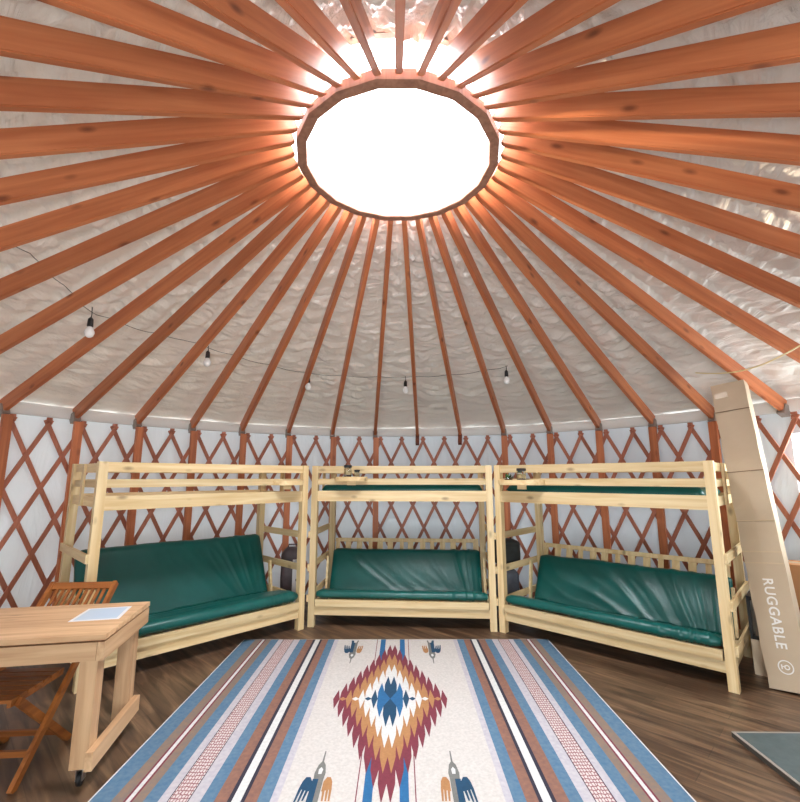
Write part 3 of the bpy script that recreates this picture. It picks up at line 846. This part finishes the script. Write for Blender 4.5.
for z in (0, .31):
    for q in (-1, 1): box(bm, -.12, .12, q*.11-.012, q*.11+.012, z, z+.03); box(bm, q*.12-.012, q*.12+.012, -.11, .11, z, z+.03)
obj('frame', bm, black, cr_)
bm = NB()
for i in range(5):
    x = -.085+i*.0425
    for q in (-1, 1): box(bm, x-.009, x+.009, q*.104-.004, q*.104+.004, .03, .31)
for i in range(4):
    y = -.07+i*.045
    for q in (-1, 1): box(bm, q*.114-.004, q*.114+.004, y-.009, y+.009, .03, .31)
obj('bars', bm, mat('grey_bars', srgb(120,112,100), .5), cr_)

# mat at lower right
matm = noisy('mat_grey_green', srgb(82,96,96), srgb(66,80,80), 14, rough=.5, bump=.3)
mt = thing('floor_mat', 'dark grey-green mat with pale edge on the floor at lower right', 'mat', (2.095, .315, 0), math.radians(-1))
bm = NB(); box(bm, 0, .95, -.85, 0, .001, .028); obj('slab', bm, mat('mat_dark_edge', srgb(62,56,50), .7), mt, bevel=.004)
bm = NB(); box(bm, .018, .932, -.832, -.018, .028, .034); obj('top_layer', bm, matm, mt, bevel=.002)
bm = NB()
for q in ((.0,.018,-.85,0),(.932,.95,-.85,0),(.018,.932,-.018,0),(.018,.932,-.85,-.832)): box(bm, *q, .0282, .032)
obj('edging', bm, mat('mat_edge', srgb(150,142,132), .6), mt)

# ------------------------------------------------------------------ bags and boxes in the wedges behind the bunks
def soft_bag(name, label, cat, c, rz, sx, sy, h, z0, m, seed, parts=True):
    t = thing(name, label, cat, (c[0], c[1], z0), math.radians(rz))
    bm = NB(); nu, nv = 28, 20; G = []
    for j in range(nv+1):
        v = j/nv; row = []
        for i in range(nu):
            a = 2*PI*i/nu; ca, sa = math.cos(a), math.sin(a)
            e = (abs(ca)**5+abs(sa)**5)**(-1/5)
            s = 1-max(0, (v-.85)/.15)**2*.45 - max(0, (.08-v)/.08)**2*.2
            w = 1+.06*noise.noise(Vector((ca*2, sa*2, v*4+seed)))
            row.append(bm.verts.new((ca*e*sx/2*s*w, sa*e*sy/2*s*w, v*h)))
        G.append(row)
    for a, b in zip(G, G[1:]):
        for i in range(nu): bm.faces.new((a[i], a[(i+1)%nu], b[(i+1)%nu], b[i]))
    bm.faces.new(G[0]); bm.faces.new(G[-1][::-1])
    obj('body', bm, m, t, smooth=True)
    bm = NB(); tube(bm, [(-.07,-.0,h-.005),(-.06,0,h+.035),(.06,0,h+.035),(.07,0,h-.005)], .009, 8); obj('handle', bm, m, t)
    return t
blk = noisy('black_nylon', srgb(46,50,48), srgb(30,33,32), 9, rough=.5, bump=.4, bdist=.02)
gry = noisy('grey_nylon', srgb(98,102,112), srgb(74,78,88), 9, rough=.5, bump=.4, bdist=.02)
soft_bag('duffel_bag', 'grey soft bag standing in the gap left of the right bunk', 'bag', (1.315, 2.94), 15, .24, .22, .52, 0, gry, 1)
soft_bag('duffel_bag', 'black soft bag lying on top of the grey bag left of the right bunk', 'bag', (1.315, 2.95), 15, .30, .26, .29, .572, blk, 2)
soft_bag('duffel_bag', 'dark soft bag standing in the gap right of the left bunk', 'bag', (-1.34, 3.12), 10, .30, .24, .74, 0, noisy('mauve_nylon', srgb(92,80,84), srgb(66,56,60), 9, rough=.5, bump=.4, bdist=.02), 3)
t = thing('carton_pack', 'red and white printed pack in the gap right of the left bunk', 'box', (-1.235, 2.905, 0), math.radians(12))
bm = NB(); box(bm, -.06, .06, -.05, .05, 0, .36); obj('carton', bm, mat('red_print', srgb(170,60,62), .5), t, bevel=.003)
bm = NB(); box(bm, -.061, .061, -.051, .051, .14, .62); obj('upper_panel', bm, mat('grey_white_print', srgb(206,202,204), .5), t, bevel=.003)
bm = NB(); lathe(bm, [(.022,0),(.022,.002)], n=20); bm.transform(Matrix.Translation((.0,-.0512,.40)) @ Matrix.Rotation(PI/2, 4, 'X')); obj('round_mark', bm, black, t)

# ------------------------------------------------------------------ string lights
CP = [(9.24,2.45),(9.66,2.43),(10.19,2.49),(10.67,2.52),(11.28,2.62),(11.68,2.66),(12.31,2.66),(12.83,2.67),(13.6,2.64),(14.15,2.66),(15.4,2.74),(16.98,2.84),(18.4,2.84),(19.61,2.84),(21.2,2.82),(22.63,2.76)]
def under(k, r, dz=0): return pol(k, r, RZ(r) + .145 - .004 + dz)
bm = NB(); pts = []
for (a, ra), (b, rb) in zip(CP, CP[1:]):
    for i in range(6):
        f = i/6; kk = a+(b-a)*f
        pts.append(under(kk, ra+(rb-ra)*f, -.018*abs(math.sin(PI*kk)) - (.0)))
pts.append(under(*CP[-1]))
# the cord passes through small notches over the rafters, so it stays just beneath the liner
tube(bm, pts, .0026, 6)
cord = tag(obj('electric_cord', bm, black), 'thin black cord of the string lights crossing between rafters', 'cord')
BP = [(11.52,2.68,'hanging bulb nearest the left edge, largest of the string lights'),(14.28,2.72,'second hanging bulb from the left on the string lights'),
      (17.06,2.90,'third hanging bulb from the left, above the left bunk right end'),(19.75,2.90,'fourth hanging bulb from the left, near the centre of the back roof'),
      (22.58,2.82,'rightmost hanging bulb of the string lights')]
for i, (k, r, lab) in enumerate(BP):
    p = under(k, r-.05, -.01)
    b = thing('light_bulb', lab, 'light bulb', p, 0, 'bulbs on the string lights')
    if i == 0: hang = .08
    else: hang = .045
    bm = NB(); tube(bm, [(0,0,.02),(.004,0,-hang*.5),(0,0,-hang)], .004, 6); obj('wire', bm, black, b)
    bm = NB(); lathe(bm, [(.008,-hang+.01),(.02,-hang-.005),(.023,-hang-.065),(.018,-hang-.07)], n=16); obj('socket', bm, black, b)
    z = -hang-.068
    bm = NB(); lathe(bm, [(.015,z),(.022,z-.012),(.036,z-.038),(.038,z-.055),(.03,z-.08),(.014,z-.092),(.002,z-.095)], n=20); obj('globe', bm, bulb_m, b, smooth=True)

# cream cord on the right
bm = NB(); A = Vector((2.86,1.40,2.60)); Bv = Vector((3.05,.35,2.62)); pts = []
for i in range(21):
    f = i/20; p = A.lerp(Bv, f); p.z -= .10*math.sin(PI*f); pts.append(p)
tube(bm, pts, .006, 6)
tag(obj('hanging_cord', bm, mat('cream_cord', srgb(232,214,160), .5)), 'cream cord sagging between two rafters at the right edge', 'cord')

# ------------------------------------------------------------------ light
w = bpy.data.worlds.new('sky'); sc.world = w; w.use_nodes = True
bg = w.node_tree.nodes['Background']; bg.inputs[0].default_value = (.88,.94,1.0,1); bg.inputs[1].default_value = 4.0
def area(name, loc, rot, sx, sy, energy, col, portal=False, shape='RECTANGLE'):
    l = bpy.data.lights.new(name, 'AREA'); l.shape = shape; l.size = sx; l.size_y = sy; l.energy = energy; l.color = col
    if portal: l.cycles.is_portal = True
    o = bpy.data.objects.new(name, l); link(o); o.location = loc; o.rotation_euler = rot; return o
# skylight daylight: a disk of sky brightness just above the dome
area('skylight_daylight', (0,0,4.36), (0,0,0), 1.6, 1.6, 310, (.95,.97,1.0), shape='DISK')
pw = pol(28.25, 4.12, 1.74)
area('window_daylight', pw, (PI/2, 0, math.atan2(pw.y, pw.x)+PI/2), 1.2, .6, 75, (.93,.97,1.0))
area('added_door_light', (0, -4.10, 1.05), (PI/2, 0, 0), 1.2, 1.9, 140, (.95,.98,1.0))  # added lamp at the unseen door, lights bunk fronts and rakes the roof folds
sl = bpy.data.lights.new('sun', 'SUN'); sl.energy = 14; sl.angle = math.radians(3); sl.color = (1,.86,.66)
so = bpy.data.objects.new('sun', sl); link(so)
sd = Vector((.98, -.18, -.29)).normalized(); so.rotation_euler = sd.to_track_quat('-Z', 'Y').to_euler()

# ------------------------------------------------------------------ camera
cam = bpy.data.cameras.new('camera'); co = bpy.data.objects.new('camera', cam); link(co)
cam.sensor_fit = 'HORIZONTAL'; cam.sensor_width = 36; cam.lens = 449.87*36/800
cam.clip_start = .05
co.location = (.011877, -2.82617, 1.610943); co.rotation_euler = (PI/2+.1684, .0013, .0003)
sc.camera = co
sc.view_settings.view_transform = 'Standard'; sc.view_settings.look = 'None'; sc.view_settings.gamma = 1
sc.view_settings.use_curve_mapping = False; sc.view_settings.exposure = 0.0
sc.cycles.use_denoising = True
sc.cycles.max_bounces = 10; sc.cycles.diffuse_bounces = 6; sc.cycles.transparent_max_bounces = 8
sc.cycles.sample_clamp_indirect = 8
